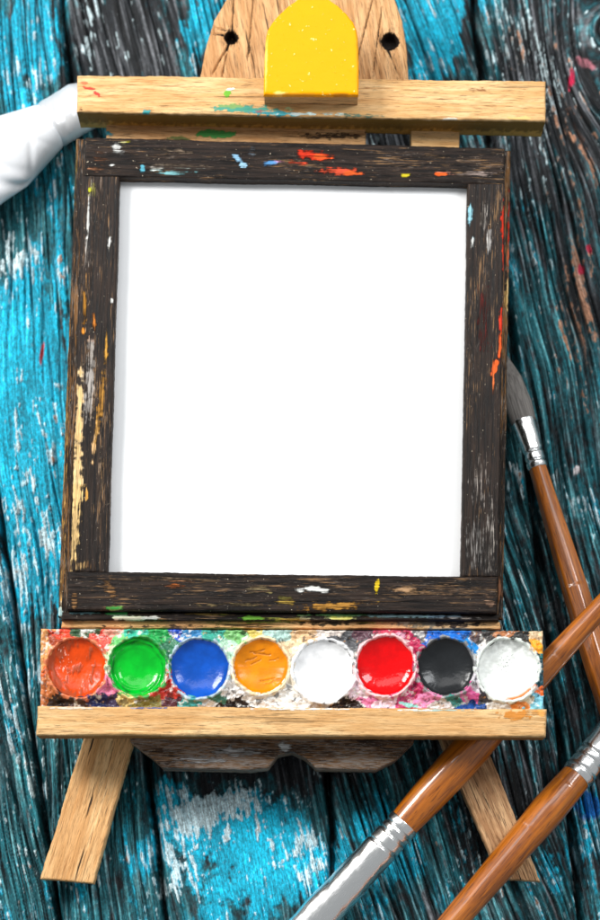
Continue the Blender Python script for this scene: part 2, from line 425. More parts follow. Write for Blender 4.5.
    t1 = fbm(u / 10, v / 160, 41, 3)[..., None]; t2 = fbm(qx / 50, qy / 60, 43, 3)[..., None]; t3 = 1.2 * (fbm(u / 4.6, v / 110, 45, 2, .8) * (1 - .75 * iso))[..., None]
    wood = lin((22, 25, 29)) * (1 + 1.1 * t1 + 1.0 * t3) + lin((130, 132, 136)) * np.clip(t3 - .05, 0, 1) * 1.3
    teal = lin((26, 100, 110)) * (1 + .9 * t1 + .45 * t3) + lin((104, 160, 164)) * np.clip(t3 * 2.0 - .2, 0, 1)
    cyan = lin((10, 172, 204)) * (1 + .30 * t1 + .45 * t2) + lin((40, 150, 175)) * np.clip(t3 + t2 * .5, 0, 1) * .35
    whi = lin((206, 226, 230)) * (1 + .3 * t2) + 0 * t1
    brn = lin((180, 128, 98)) * (1 + .6 * t1) + 0 * t2
    def mixc(a, b, m): return a * (1 - m[..., None]) + b * m[..., None]
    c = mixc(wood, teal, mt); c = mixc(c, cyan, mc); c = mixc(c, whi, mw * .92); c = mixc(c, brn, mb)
    # loose marks of other paints
    for x, y, a, b, ang, cc in ((572, 77, 4, 11, 10, (214, 30, 80)), (583, 266, 4, 6, 0, (170, 30, 60)), (590, 245, 4, 5, 0, (190, 40, 70)), (41, 352, 2, 16, 8, (190, 40, 40)),
                                (592, 805, 14, 14, 20, (20, 110, 190)), (585, 60, 12, 6, 20, (150, 90, 100)), (578, 468, 4, 7, 20, (225, 215, 215))):
        ca, sa = math.cos(rad(ang)), math.sin(rad(ang)); dx, dy = qx - x, qy - y
        m = sst(0.3, 0.7, 1 - np.hypot((dx * ca + dy * sa) / a, (-dx * sa + dy * ca) / b) + chip * .9 + strk * .4 + .3)
        c = mixc(c, lin(cc) * np.ones_like(t1), m * (np.hypot(dx, dy) < 3 * max(a, b)))
    c = c * (1 - 0.85 * np.exp(-(dse / 2.8) ** 2))[..., None]         # bare dark wood down in the joints
    c = np.clip(c, 0.003, 0.9)
    H = H + 1.1 * mc + 1.2 * mw + .6 * mt + 0.9 * mc * chip + mw * 1.5 * chip * (1 + 0 * u)
    H = H - 8.0                                               # ridges, not grooves, carry what lies on the planks
    H = np.minimum(H, 0.0)
    P[..., 2] = H
    gp = np.stack([v, u, H * .3], -1); pc = np.concatenate([c, np.clip(rg - .05, 0.06, 1)[..., None]], -1)
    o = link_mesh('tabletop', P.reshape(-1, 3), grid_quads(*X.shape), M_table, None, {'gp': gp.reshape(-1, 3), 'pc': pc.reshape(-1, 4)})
    o['kind'] = 'structure'; o['label'] = 'old planks with flaking turquoise, teal and charcoal paint'
    return o
build_table()

# ------------------------------------------------------------------ the easel
E_rot = (ROT, 0, 0)
def e_root(name, label, cat, px, py, w, group=None):
    return root(name, label, cat, on_easel(px, py, np.array(float(w))), E_rot, group)
easel = root('easel', 'small wooden easel on the painted planks, carrying the black frame and paint tray', 'easel', EO, E_rot)

def holes(px, py):
    h = 0
    for x, y, r in ((231, 37, 6.0), (390, 41, 8.0)):
        d = np.hypot(px - x, (py - y)) + 1.0 * fbm(px / 4, py / 4, 3, 2)
        h = h - 16 * sst(r + 1.2, r - 1.5, d) - 1.4 * np.exp(-((d - r) / 6) ** 2)
    # splits that run out of the nail holes
    for x0, y0, x1, y1, wd in ((231, 40, 212, 75, .9), (229, 42, 222, 78, .7), (225, 35, 206, 33, .8), (226, 30, 210, 26, .7), (232, 32, 234, -10, .8), (388, 48, 400, 80, 1.1), (255, -20, 248, 60, .7), (374, -5, 352, 78, .9), (382, 8, 372, 78, .6)):
        L = math.hypot(x1 - x0, y1 - y0); tx, ty = (x1 - x0) / L, (y1 - y0) / L
        a = (px - x0) * tx + (py - y0) * ty; b = -(px - x0) * ty + (py - y0) * tx + .9 * fbm(px / 9, py / 9, 7, 3)
        h = h - 2.6 * np.exp(-(b / wd) ** 2) * sst(-3, 2, a) * sst(L + 3, L - 8, a)
    return h
def hole_col(px, py):
    pc = np.zeros(px.shape + (4,))
    m = np.zeros(px.shape)
    for x, y, r in ((231, 37, 6.0), (390, 41, 8.0)):
        d = np.hypot(px - x, py - y); m = np.maximum(m, sst(r + 1.5, r - 1.0, d) * 1.5)
        m = np.maximum(m, .42 * np.exp(-((d - r) / 5) ** 2))
    m = np.maximum(m, sst(-1.2, -3.4, holes(px, py)) * 1.1)
    pc[..., :3] = lin((30, 18, 10)); pc[..., 3] = np.clip(m, 0, 1.4); return pc
slab('back_board', rows_shape([(-75, 285, 330), (-62, 262, 352), (-40, 245, 374), (-15, 232, 389), (0, 226, 395), (20, 214, 402), (50, 205, 407), (85, 199, 409), (112, 199, 409), (122, 199, 366), (430, 240, 366)]),
     20, 38, M_board, easel, grain=80, bevel=2, rough=0.9, step=0.85, heightf=holes, colf=hole_col, wob=.7)
leg_l = quad_shape((181, 420), (225, 420), (93, 884), (40, 879))
leg_r = quad_shape((304, 430), (361, 430), (541, 882), (501, 879))
slab('leg', leg_l, 0, 20, M_leg, easel, grain=106.5, bevel=2.2, rough=1.0, step=1.3, wob=1.2, tag='pale brown splayed leg of the easel, at the left')
slab('leg', leg_r, 0, 20, M_leg2, easel, grain=67.5, bevel=2.2, rough=1.3, step=1.3, wob=1.2, tag='darker dry brown splayed leg of the easel, at the right')
# pieces seen in the slot under the top rail
slab('cross_bar', quad_shape((106, 118), (366, 118), (366, 160), (106, 160)), 38.5, 50, M_board, easel, grain=2, bevel=1.5, step=2,
     daubs=[(215, 134, 22, 5, 0, (70, 150, 70)), (90, 134, 24, 3, 0, (60, 140, 150)), (180, 140, 20, 4, 0, (90, 60, 40), .7), (330, 136, 40, 4, 0, (70, 50, 30), .7)])
slab('cross_bar', quad_shape((411, 118), (460, 118), (459, 160), (411, 160)), 20, 50, M_oak, easel, grain=2, bevel=1.5, step=2)
# strut that props the head of the easel off the planks
pr = on_easel(np.array([285., 325.]), np.array([60., 60.]), np.array([12., 12.]))
def prop():
    V = []; 
    for z, y0, y1 in ((0.2, 470, 492), (20, 466, 488), (60, 458, 479), (76.6, 454, 475)):
        for x, y in ((-18, y0), (18, y0), (18, y1), (-18, y1)): V.append((x, y - 120, z + (y - y0) * 0.10 * (z > 70)))
    q = [(4 * k + i, 4 * k + (i + 1) % 4, 4 * k + 4 + (i + 1) % 4, 4 * k + 4 + i) for k in range(3) for i in range(4)]
    q += [(3, 2, 1, 0), (12, 13, 14, 15)]
    V = np.array(V, float)
    link_mesh('prop_strut', V, q, M_leg2, easel, {'gp': V + 4000, 'pc': np.zeros((len(V), 4))}, smooth=False)
prop()
# lower brace: dark scalloped board under the ledge
slab('lower_brace', cols_shape([(130, 640, 742), (150, 640, 757), (163, 640, 768), (250, 640, 770), (268, 640, 768), (278, 640, 755), (292, 640, 752), (303, 640, 757), (316, 640, 769), (376, 640, 770), (396, 640, 760), (414, 640, 742)]),
     20, 57.5, M_brace, easel, grain=1, bevel=2.2, step=1.4, rough=.9,
     daubs=[(235, 752, 30, 6, 4, (190, 190, 190), .6), (285, 746, 8, 5, 0, (190, 195, 195), .7), (200, 760, 26, 5, 0, (150, 150, 150), .5)])
# top rail
def rail_side(pc, px, py, ring):
    n = fbm(px / 5, ring * 4 + px / 30, 61, 3)
    low = (ring > 0.05) & (py > 100)
    m = np.where(low, sst(.0, .2, ring) * .85, 0)
    c1 = lin((136, 104, 44)); c2 = lin((214, 166, 84))
    k = sst(.55, .8, ring + n * .35)[..., None]
    cc = c1 * (1 - k) + c2 * k
    pc[..., :3] = np.where(low[..., None], cc, pc[..., :3]); pc[..., 3] = np.where(low, np.maximum(m, 0.8), pc[..., 3]); return pc
slab('top_rail', quad_shape((77, 75), (546, 81), (546, 121), (77, 112)), 40, 88, M_oak, easel, grain=0.7, bevel=2.0, step=1.2, rough=.5, wob=1.0, skirt=14, sidecol=rail_side,
     daubs=[(89, 88, 7, 2, 10, (196, 70, 50), .8), (97, 94, 6, 2, 30, (200, 60, 50), .8), (85, 83, 5, 2, 0, (210, 110, 70), .7), (228, 93, 5, 4, -10, (110, 175, 50)), (230, 89, 6, 1.6, -10, (235, 235, 225)),
            (245, 109, 34, 4, 2, (70, 150, 130), .9), (232, 106, 16, 3, 0, (140, 165, 70), .7), (275, 113, 30, 3, 3, (60, 150, 165), .8), (300, 114, 20, 1.5, 0, (235, 240, 235), .8), (260, 111, 6, 2, 0, (160, 50, 60), .7), (290, 109, 9, 2, 0, (190, 180, 90), .6),
            (145, 112, 5, 3, 0, (60, 150, 150)), (520, 118, 14, 2, 0, (235, 190, 120), .9), (450, 119, 12, 1.5, 0, (235, 225, 205), .8), (352, 115, 40, 2, 2, (96, 120, 100), .6), (478, 90, 12, 3, 0, (150, 100, 60), .5), (80, 115, 3, 10, 0, (110, 60, 30), .5)])
# ledge
def ledge_side(pc, px, py, ring):
    low = (ring > 0.05) & (py > 720)
    pc[..., :3] = np.where(low[..., None], lin((150, 104, 50)), pc[..., :3]); pc[..., 3] = np.where(low, .8, pc[..., 3]); return pc
slab('ledge', quad_shape((37, 706), (547, 709), (546, 737), (36, 735)), 58, 93, M_oak, easel, grain=0.4, bevel=2.6, sidecol=ledge_side, step=1.2, rough=.6, wob=1.0,
     daubs=[(517, 715, 20, 5, 0, (206, 132, 50), .95), (540, 713, 10, 4, 0, (210, 150, 80), .7), (340, 741, 120, 2, 0, (120, 150, 120), .5), (70, 708, 30, 1.6, 0, (220, 200, 180), .7), (150, 708, 20, 1.4, 0, (70, 90, 140), .7), (300, 709, 60, 1.3, 0, (230, 225, 220), .7), (430, 710, 50, 1.5, 0, (170, 190, 180), .6)])

# yellow block clamped to the head of the easel
yb = root('clamp_block', 'rounded block painted glossy yellow on the top rail of the easel', 'painted block', on_easel(311, 80, np.array(88.0)), E_rot)
n = NT('glossy_yellow_paint'); gp = n.attr('gp'); pc, pa = n.attr('pc', True)
sp = n.noise(gp, (0.22, 0.22, 0.22), 3, 0.6)
spk = n.math('MULTIPLY', n.mr(sp, 0.665, 0.70), 0.7)
vy = n.noise(gp, (0.03, 0.05, 0.05), 3)
col = n.mix(vy, lin((250, 165, 0)), lin((247, 158, 0))); col = n.mix(spk, col, lin((255, 240, 150))); col = n.mix(pa, col, pc)
n.set('Base Color', col); n.set('Roughness', 0.34); n.set('Specular IOR Level', 0.12)
n.set('Normal', n.bump(n.math('ADD', n.mr(sp, 0.6, 0.72), n.math('MULTIPLY', vy, 2.0)), 0.35))
M_yel = n.m
sh = rows_shape([(-5, 307, 319), (-3, 303, 323), (0, 297, 329.5), (6, 288, 338.5), (14, 279.5, 347), (22, 272, 353.5), (30, 267.5, 357), (40, 265.5, 358), (60, 264.5, 358.5), (94.5, 263.5, 358.5)])
slab('yellow_face', sh, 111, 119, M_yel, yb, grain=0, bevel=3.0, step=1.0, rough=.04, wob=.7, daubs=[(300, 94, 14, 1.6, 0, (214, 140, 40), .6), (340, 94, 10, 1.5, 0, (170, 100, 30), .6), (281, 93, 8, 1.3, 0, (255, 236, 150), .7), (266, 60, 1.2, 20, 0, (255, 232, 120), .6), (357, 50, 1.2, 24, 0, (214, 150, 20), .6)])
slab('wood_core', rows_shape([(-3, 305, 321), (2, 297, 329), (8, 290, 336.5), (16, 281.5, 345.5), (24, 274.5, 351.5), (32, 269.5, 355.5), (42, 266.5, 357), (60, 265, 357.5), (97.5, 264.5, 358)]), 88.5, 111, M_leg, yb, grain=0, bevel=1, step=2, wob=.5)

# ------------------------------------------------------------------ picture frame with a blank canvas
fr = e_root('picture_frame', 'worn black wooden frame around a blank white canvas, standing on the easel', 'frame', 285, 620, 50)
TAN = (206, 160, 92); CREAM = (230, 192, 128); WHT = (225, 225, 220); RED = (214, 52, 24); ORG = (232, 98, 36)
slab('backing_panel', quad_shape((76, 138), (511, 150), (503, 619), (58, 617)), 50.5, 62, M_back, fr, grain=91.5, bevel=2.5, step=2.0, wob=.8,
     daubs=[(66, 430, 2.5, 50, 3, TAN, .5), (64, 480, 3, 60, 3, TAN, .5), (68, 350, 2, 70, 3, (170, 120, 60), .45), (74, 180, 3, 60, 3, (150, 130, 50), .4), (59, 612, 5, 5, 0, (190, 225, 225)), (508, 290, 2, 22, 1, CREAM), (506, 300, 2, 12, 0, TAN), (500, 590, 3, 14, 0, (150, 100, 70), .8),
            (509, 240, 1.6, 50, 1, RED, .75), (63, 560, 2.5, 50, 3, TAN, .45)])
n = NT('primed_canvas'); oc = n.obj()
wv = n.noise(oc, (2500, 2500, 2500), 2); n.set('Base Color', (.86, .865, .87, 1)); n.set('Roughness', .8); n.set('Specular IOR Level', .15)
n.set('Normal', n.bump(wv, 0.15)); M_can = n.m
slab('canvas', quad_shape((112, 168), (476, 176), (469, 582), (100, 579)), 62.3, 64, M_can, fr, bevel=.8, step=14, rough=0, wob=0)
FT = 80
slab('frame_rail', quad_shape((85.5, 137), (505, 148), (504, 184), (85, 176)), 63, FT + 1, M_black, fr, grain=1.2, bevel=1.8, step=1.2, rough=.7, wob=.8,
     daubs=[(312, 155, 17, 5, 5, RED, .8), (322, 157, 10, 3, 5, ORG, .8), (338, 171, 20, 3.5, 2, (214, 80, 50), .9), (350, 173, 12, 2.5, 0, ORG, .9), (298, 163, 10, 3, 10, (190, 70, 40), .5), (237, 158, 8, 3, 30, (140, 185, 215), .9), (243, 165, 4, 3, 20, (150, 190, 210), .9), (272, 163, 10, 2.5, -8, (90, 150, 205), .9),
            (252, 152, 4, 6, 0, (120, 130, 140), .5), (117, 149, 7, 5, 40, WHT, .65), (125, 143, 6, 2.5, 0, (200, 190, 60), .55), (142, 169, 3, 4, 0, (90, 170, 190), .9), (176, 173, 16, 2.2, 0, (130, 190, 195), .9), (112, 165, 3, 2, 0, WHT), (170, 152, 26, 3, 3, (150, 130, 110), .42),
            (406, 175, 5, 1.5, 0, (220, 200, 40), 1), (441, 174, 7, 2, 0, ORG, .9), (470, 174, 22, 3, 0, (180, 160, 150), .5), (432, 154, 14, 4, 8, (150, 120, 90), .45), (470, 160, 16, 4, 5, (140, 120, 105), .4), (185, 166, 30, 3, 2, (160, 140, 120), .4), (158, 168, 8, 3, 0, (190, 190, 185), .5), (100, 158, 8, 10, 0, (150, 100, 70), .35), (95, 170, 10, 2, 0, (170, 120, 90), .5)])
slab('frame_rail', quad_shape((82, 174), (119.5, 176), (107.5, 573), (70, 572)), 63, FT, M_black, fr, grain=91.7, bevel=1.8, step=1.2, rough=.7, wob=.8,
     daubs=[(90, 190, 2.5, 3, 0, (200, 200, 40), 1), (88, 223, 1.6, 20, 2, WHT, 1), (109, 243, 2, 7, 5, WHT, .9), (112, 301, 2, 4, 0, WHT, .9), (84, 308, 2.5, 16, 0, (190, 130, 40), .7), (94, 322, 2.5, 9, 0, (200, 120, 40), .6), (83, 331, 2.5, 4, 0, (210, 130, 40), .8),
            (106, 348, 2.5, 14, 0, (205, 150, 60), .75), (101, 400, 4, 36, 6, (196, 140, 60), .62), (90, 388, 6, 44, 2, (180, 172, 165), .68), (91, 350, 4, 14, 2, (200, 190, 180), .6), (79, 420, 4, 55, 2.5, CREAM, .95), (77, 480, 6, 66, 3, CREAM, .8), (74, 535, 5, 40, 3, (214, 178, 120), .75), (86, 494, 2.5, 9, 0, (210, 150, 60), .9), (95, 440, 2.5, 26, 6, TAN, .65),
            (97, 200, 10, 30, 0, (140, 120, 105), .38), (88, 260, 6, 40, 0, (120, 100, 84), .34), (82, 565, 12, 5, 0, (160, 120, 80), .4), (101, 480, 4, 30, 2, (120, 105, 90), .4)])
slab('frame_rail', quad_shape((468, 183), (505, 182), (498, 577), (461, 577)), 63, FT, M_black, fr, grain=91, bevel=1.8, step=1.2, rough=.7, wob=.8,
     daubs=[(470.5, 213, 2.5, 12, 0, (150, 205, 220), .9), (472, 243, 2, 8, 10, WHT, .8), (489, 240, 3, 16, 2, (200, 195, 190), .65), (484, 215, 4, 20, 0, (150, 140, 130), .5), (503, 225, 2.2, 22, 1, RED, .95), (504, 255, 2.2, 14, 0, (205, 60, 30), .95), (501, 320, 2.2, 18, 2, RED, .85), (500, 345, 2, 16, 3, ORG, .9), (495, 367, 4, 9, 18, ORG, .95), (493, 383, 2, 9, 0, (200, 110, 60), .8),
            (484, 320, 8, 40, 0, (110, 40, 36), .36), (475, 545, 12, 30, 0, (160, 155, 150), .42), (490, 540, 7, 44, 2, (150, 140, 130), .4), (480, 480, 12, 30, 0, (120, 110, 104), .34)])
slab('frame_rail', quad_shape((67.5, 571), (498, 577), (497, 613), (67, 610)), 63, FT + 2, M_black, fr, grain=.5, bevel=2.4, step=1.2, rough=.8, wob=.8,
     daubs=[(377, 586, 2.6, 7, 8, (225, 190, 30), 1), (316, 589, 13, 3, 5, WHT, .9), (300, 590, 6, 2.4, 0, WHT, .6), (406, 589, 18, 4, 2, (190, 150, 110), .6), (335, 606, 34, 4.5, -4, (196, 140, 60), .75), (285, 601, 10, 5, 0, (140, 130, 60), .5), (260, 590, 14, 4, 0, (170, 150, 110), .5), (175, 586, 10, 2.4, 0, (200, 110, 50), .55), (110, 590, 10, 5, 60, (190, 140, 90), .5),
            (115, 608, 8, 2.5, 0, (60, 160, 70), 1), (190, 580, 60, 3, 1, (140, 115, 90), .42), (450, 590, 34, 5, 1, (150, 120, 95), .45), (140, 578, 40, 3, 1, (150, 125, 100), .4), (230, 605, 40, 2, 0, (150, 130, 90), .5), (74, 600, 4, 9, 0, (150, 110, 70), .6), (490, 600, 6, 9, 0, (140, 110, 90), .5)])
slab('bottom_moulding', quad_shape((62, 611.5), (498, 614.5), (499, 621), (61, 620)), 62.5, 74, M_black, fr, grain=.5, bevel=2.2, step=1.2, wob=.8,
     daubs=[(118, 613, 12, 2.4, 0, (60, 165, 80), 1), (85, 613, 20, 1.5, 0, (130, 175, 180), .8), (130, 618, 20, 3, 0, (225, 215, 190), 1), (150, 618, 12, 2, 0, WHT, .8), (250, 618, 14, 2.5, 0, (110, 170, 60), .9), (340, 615, 40, 1.6, 0, (110, 165, 100), .9), (410, 616, 50, 1.8, 0, (150, 180, 195), .9), (290, 619, 30, 2, 0, (180, 140, 60), .7), (345, 618, 20, 2, 0, (205, 195, 70), .8), (460, 618, 20, 1.6, 0, (150, 120, 90), .7), (200, 614, 30, 1.2, 0, (150, 120, 60), .7)])
slab('bottom_moulding', quad_shape((62, 619), (500, 621.5), (501, 629), (61, 628)), 57, 67, M_leg, fr, grain=.5, bevel=2.0, step=1.2, wob=.8,
     daubs=[(330, 623, 40, 3, 0, (60, 50, 34), .7), (405, 621, 14, 4, 0, (205, 190, 160), .9), (270, 622, 30, 1.6, 0, (120, 130, 50), .8), (440, 624, 50, 4, 0, (60, 44, 34), .75), (370, 622, 16, 2, 0, (160, 150, 60), .7), (180, 626, 80, 1.6, 0, (70, 50, 30), .6), (225, 622, 50, 1.5, 0, (90, 60, 35), .5)])

# ------------------------------------------------------------------ paint tray with eight wells
tray = e_root('paint_tray', 'long tray of eight round paint wells crusted with dried colours, on the easel ledge', 'paint tray', 291, 668, 58)
WELLS = [(77, 668, 28.5, (222, 72, 8), 'orange'), (138, 667, 28.5, (0, 182, 42), 'green'), (199.5, 668, 28.5, (14, 82, 184), 'blue'), (261, 666, 26.5, (238, 142, 4), 'amber yellow'),
         (324, 671, 29.5, (250, 250, 250), 'plain white'), (385.5, 666, 28.5, (232, 4, 10), 'red'), (446, 667, 28, (34, 36, 38), 'black'), (508, 670, 29.5, (242, 245, 240), 'speckled off-white')]
SM = [(44, 650, 7, 26, (214, 150, 90)), (44, 670, 5, 8, (220, 100, 40)), (45, 690, 6, 16, (190, 110, 60)), (58, 633, 12, 4, (205, 60, 30)), (84, 632, 14, 3.5, (60, 90, 60)), (104, 640, 9, 8, (226, 84, 70)), (112, 634, 10, 5, (226, 160, 140)), (112, 655, 6, 8, (196, 214, 170)),
      (120, 640, 8, 7, (110, 190, 110)), (136, 633, 14, 4, (60, 180, 150)), (160, 636, 12, 6, (40, 160, 80)), (176, 633, 9, 5, (20, 70, 180)), (170, 646, 6, 8, (60, 120, 90)), (193, 634, 12, 4, (50, 120, 170)), (215, 636, 12, 6, (60, 160, 140)), (228, 644, 7, 9, (170, 205, 180)), (238, 636, 14, 5, (120, 180, 110)), (252, 633, 10, 3, (200, 180, 90)),
      (276, 634, 14, 4, (170, 200, 190)), (291, 643, 8, 8, (226, 200, 160)), (303, 635, 14, 5, (214, 176, 132)), (292, 660, 4, 14, (220, 205, 180)), (330, 634, 16, 4, (214, 200, 190)), (347, 640, 14, 7, (84, 84, 86)), (354, 652, 5, 9, (120, 120, 120)), (366, 634, 12, 5, (90, 60, 70)), (385, 633, 18, 4, (196, 60, 90)), (398, 636, 10, 4, (220, 160, 180)),
      (414, 646, 6, 14, (176, 40, 80)), (420, 636, 8, 6, (96, 90, 92)), (432, 637, 10, 6, (20, 90, 180)), (452, 633, 18, 5, (30, 110, 200)), (468, 644, 8, 9, (20, 130, 200)), (476, 634, 8, 4, (90, 70, 70)), (488, 636, 12, 6, (60, 56, 54)), (505, 633, 14, 3, (170, 110, 70)), (524, 636, 10, 5, (50, 50, 48)), (536, 636, 6, 5, (220, 190, 150)),
      (537, 647, 4, 7, (240, 160, 40)), (536, 660, 4, 9, (20, 110, 110)), (538, 674, 4, 10, (40, 80, 90)), (535, 689, 5, 5, (226, 100, 30)), (535, 701, 5, 8, (120, 190, 210)),
      (60, 702, 14, 7, (46, 30, 26)), (76, 703, 10, 5, (70, 40, 30)), (100, 702, 12, 6, (34, 42, 90)), (107, 690, 6, 8, (214, 120, 150)), (112, 702, 8, 5, (60, 50, 80)), (124, 700, 10, 4, (214, 190, 120)), (146, 702, 14, 4, (120, 110, 50)), (164, 692, 9, 7, (190, 50, 40)), (170, 702, 9, 4, (80, 40, 50)), (192, 703, 12, 4, (60, 150, 150)),
      (205, 703, 12, 4, (190, 190, 190)), (218, 699, 7, 5, (60, 110, 90)), (230, 688, 8, 12, (228, 224, 220)), (236, 704, 15, 5, (34, 24, 20)), (262, 702, 16, 5, (226, 224, 220)), (284, 694, 12, 9, (235, 232, 226)), (292, 680, 5, 10, (226, 216, 196)), (301, 703, 14, 5, (232, 230, 228)), (318, 705, 12, 3, (180, 170, 165)), (346, 704, 15, 5, (40, 26, 22)),
      (357, 690, 8, 9, (226, 200, 210)), (368, 700, 10, 5, (210, 110, 150)), (386, 703, 14, 4, (226, 196, 210)), (404, 700, 9, 6, (190, 60, 110)), (414, 688, 8, 12, (186, 40, 90)), (408, 704, 8, 3, (140, 200, 190)), (425, 700, 10, 5, (220, 130, 170)), (442, 704, 14, 3.5, (206, 200, 200)), (455, 702, 10, 4, (60, 130, 120)), (468, 692, 8, 8, (216, 90, 150)),
      (470, 705, 14, 3.5, (20, 70, 140)), (478, 682, 5, 10, (206, 200, 205)), (486, 696, 8, 7, (60, 60, 62)), (500, 704, 12, 4, (200, 196, 190)), (514, 703, 14, 4, (214, 130, 60)), (526, 698, 8, 6, (206, 196, 170)), (53, 640, 6, 6, (150, 60, 30)), (478, 655, 4, 10, (200, 205, 205)), (416, 665, 3, 14, (170, 50, 90))]
def gunk_color(px, py):
    wx = 5.0 * fbm(px / 11, py / 11, 71, 4); wy = 5.0 * fbm(px / 11 + 40, py / 11, 72, 4)
    x = px + wx * 1.6; y = py + wy * 1.6
    best = np.full(px.shape, 1e9); c = np.zeros(px.shape + (3,))
    for i, (bx, by, a, b, cc) in enumerate(SM):
        d = np.hypot((x - bx) / a, (y - by) / b); m = d < best
        c = np.where(m[..., None], lin(cc), c); best = np.minimum(best, d)
    n1 = fbm((px + wx * 3) / 11, (py + wy * 3) / 8, 73, 4, .45); n2 = fbm((px - wy * 3) / 10 + 9, (py + wx * 3) / 7, 74, 4, .42); n3 = fbm(px / 14, py / 9, 75, 3)
    def mx(c, k, m): return c * (1 - m[..., None]) + lin(k) * m[..., None]
    c = mx(c, (226, 222, 214), sst(.24, .40, n1 + n3 * .45) * .8)
    c = mx(c, (26, 24, 26), sst(.30, .42, n2 - n3 * .6) * .7)
    c = mx(c, (180, 130, 80), sst(.40, .50, fbm(px / 4, py / 4, 76, 3)) * .8)
    return np.concatenate([c, np.ones(c.shape[:-1] + (1,))], -1)
def tray_h(px, py):
    r = np.full(px.shape, 1e9)
    for x, y, R, _, _ in WELLS: r = np.minimum(r, np.hypot(px - x, py - y) - R)
    dark = np.full(px.shape, 0.0)
    for x in (58, 102, 236, 346, 470): dark = dark + np.exp(-((px - x) / 13) ** 2 - ((py - 703) / 4.5) ** 2)
    h = -14 * sst(0.5, -2.5, r) + 4.0 * fbm(px / 7, py / 6, 81, 4) + .5 * fbm(px / 2, py / 2, 82, 3) - 6 * np.clip(dark, 0, 1)
    h = h + 1.5 * np.exp(-((r - 2) / 3) ** 2) - 2.0 * sst(5, 12, r)
    ed = np.minimum(np.minimum(px - 41, 543 - px), py - 629)
    return h + 2.0 * sst(5, 2, ed)
slab('tray_body', quad_shape((40.5, 629), (543, 631), (544, 709.5), (40, 708)), 58.2, 82, M_gunk, tray, bevel=1.5, step=.85, rough=.2, wob=.9, heightf=tray_h, colf=gunk_color)

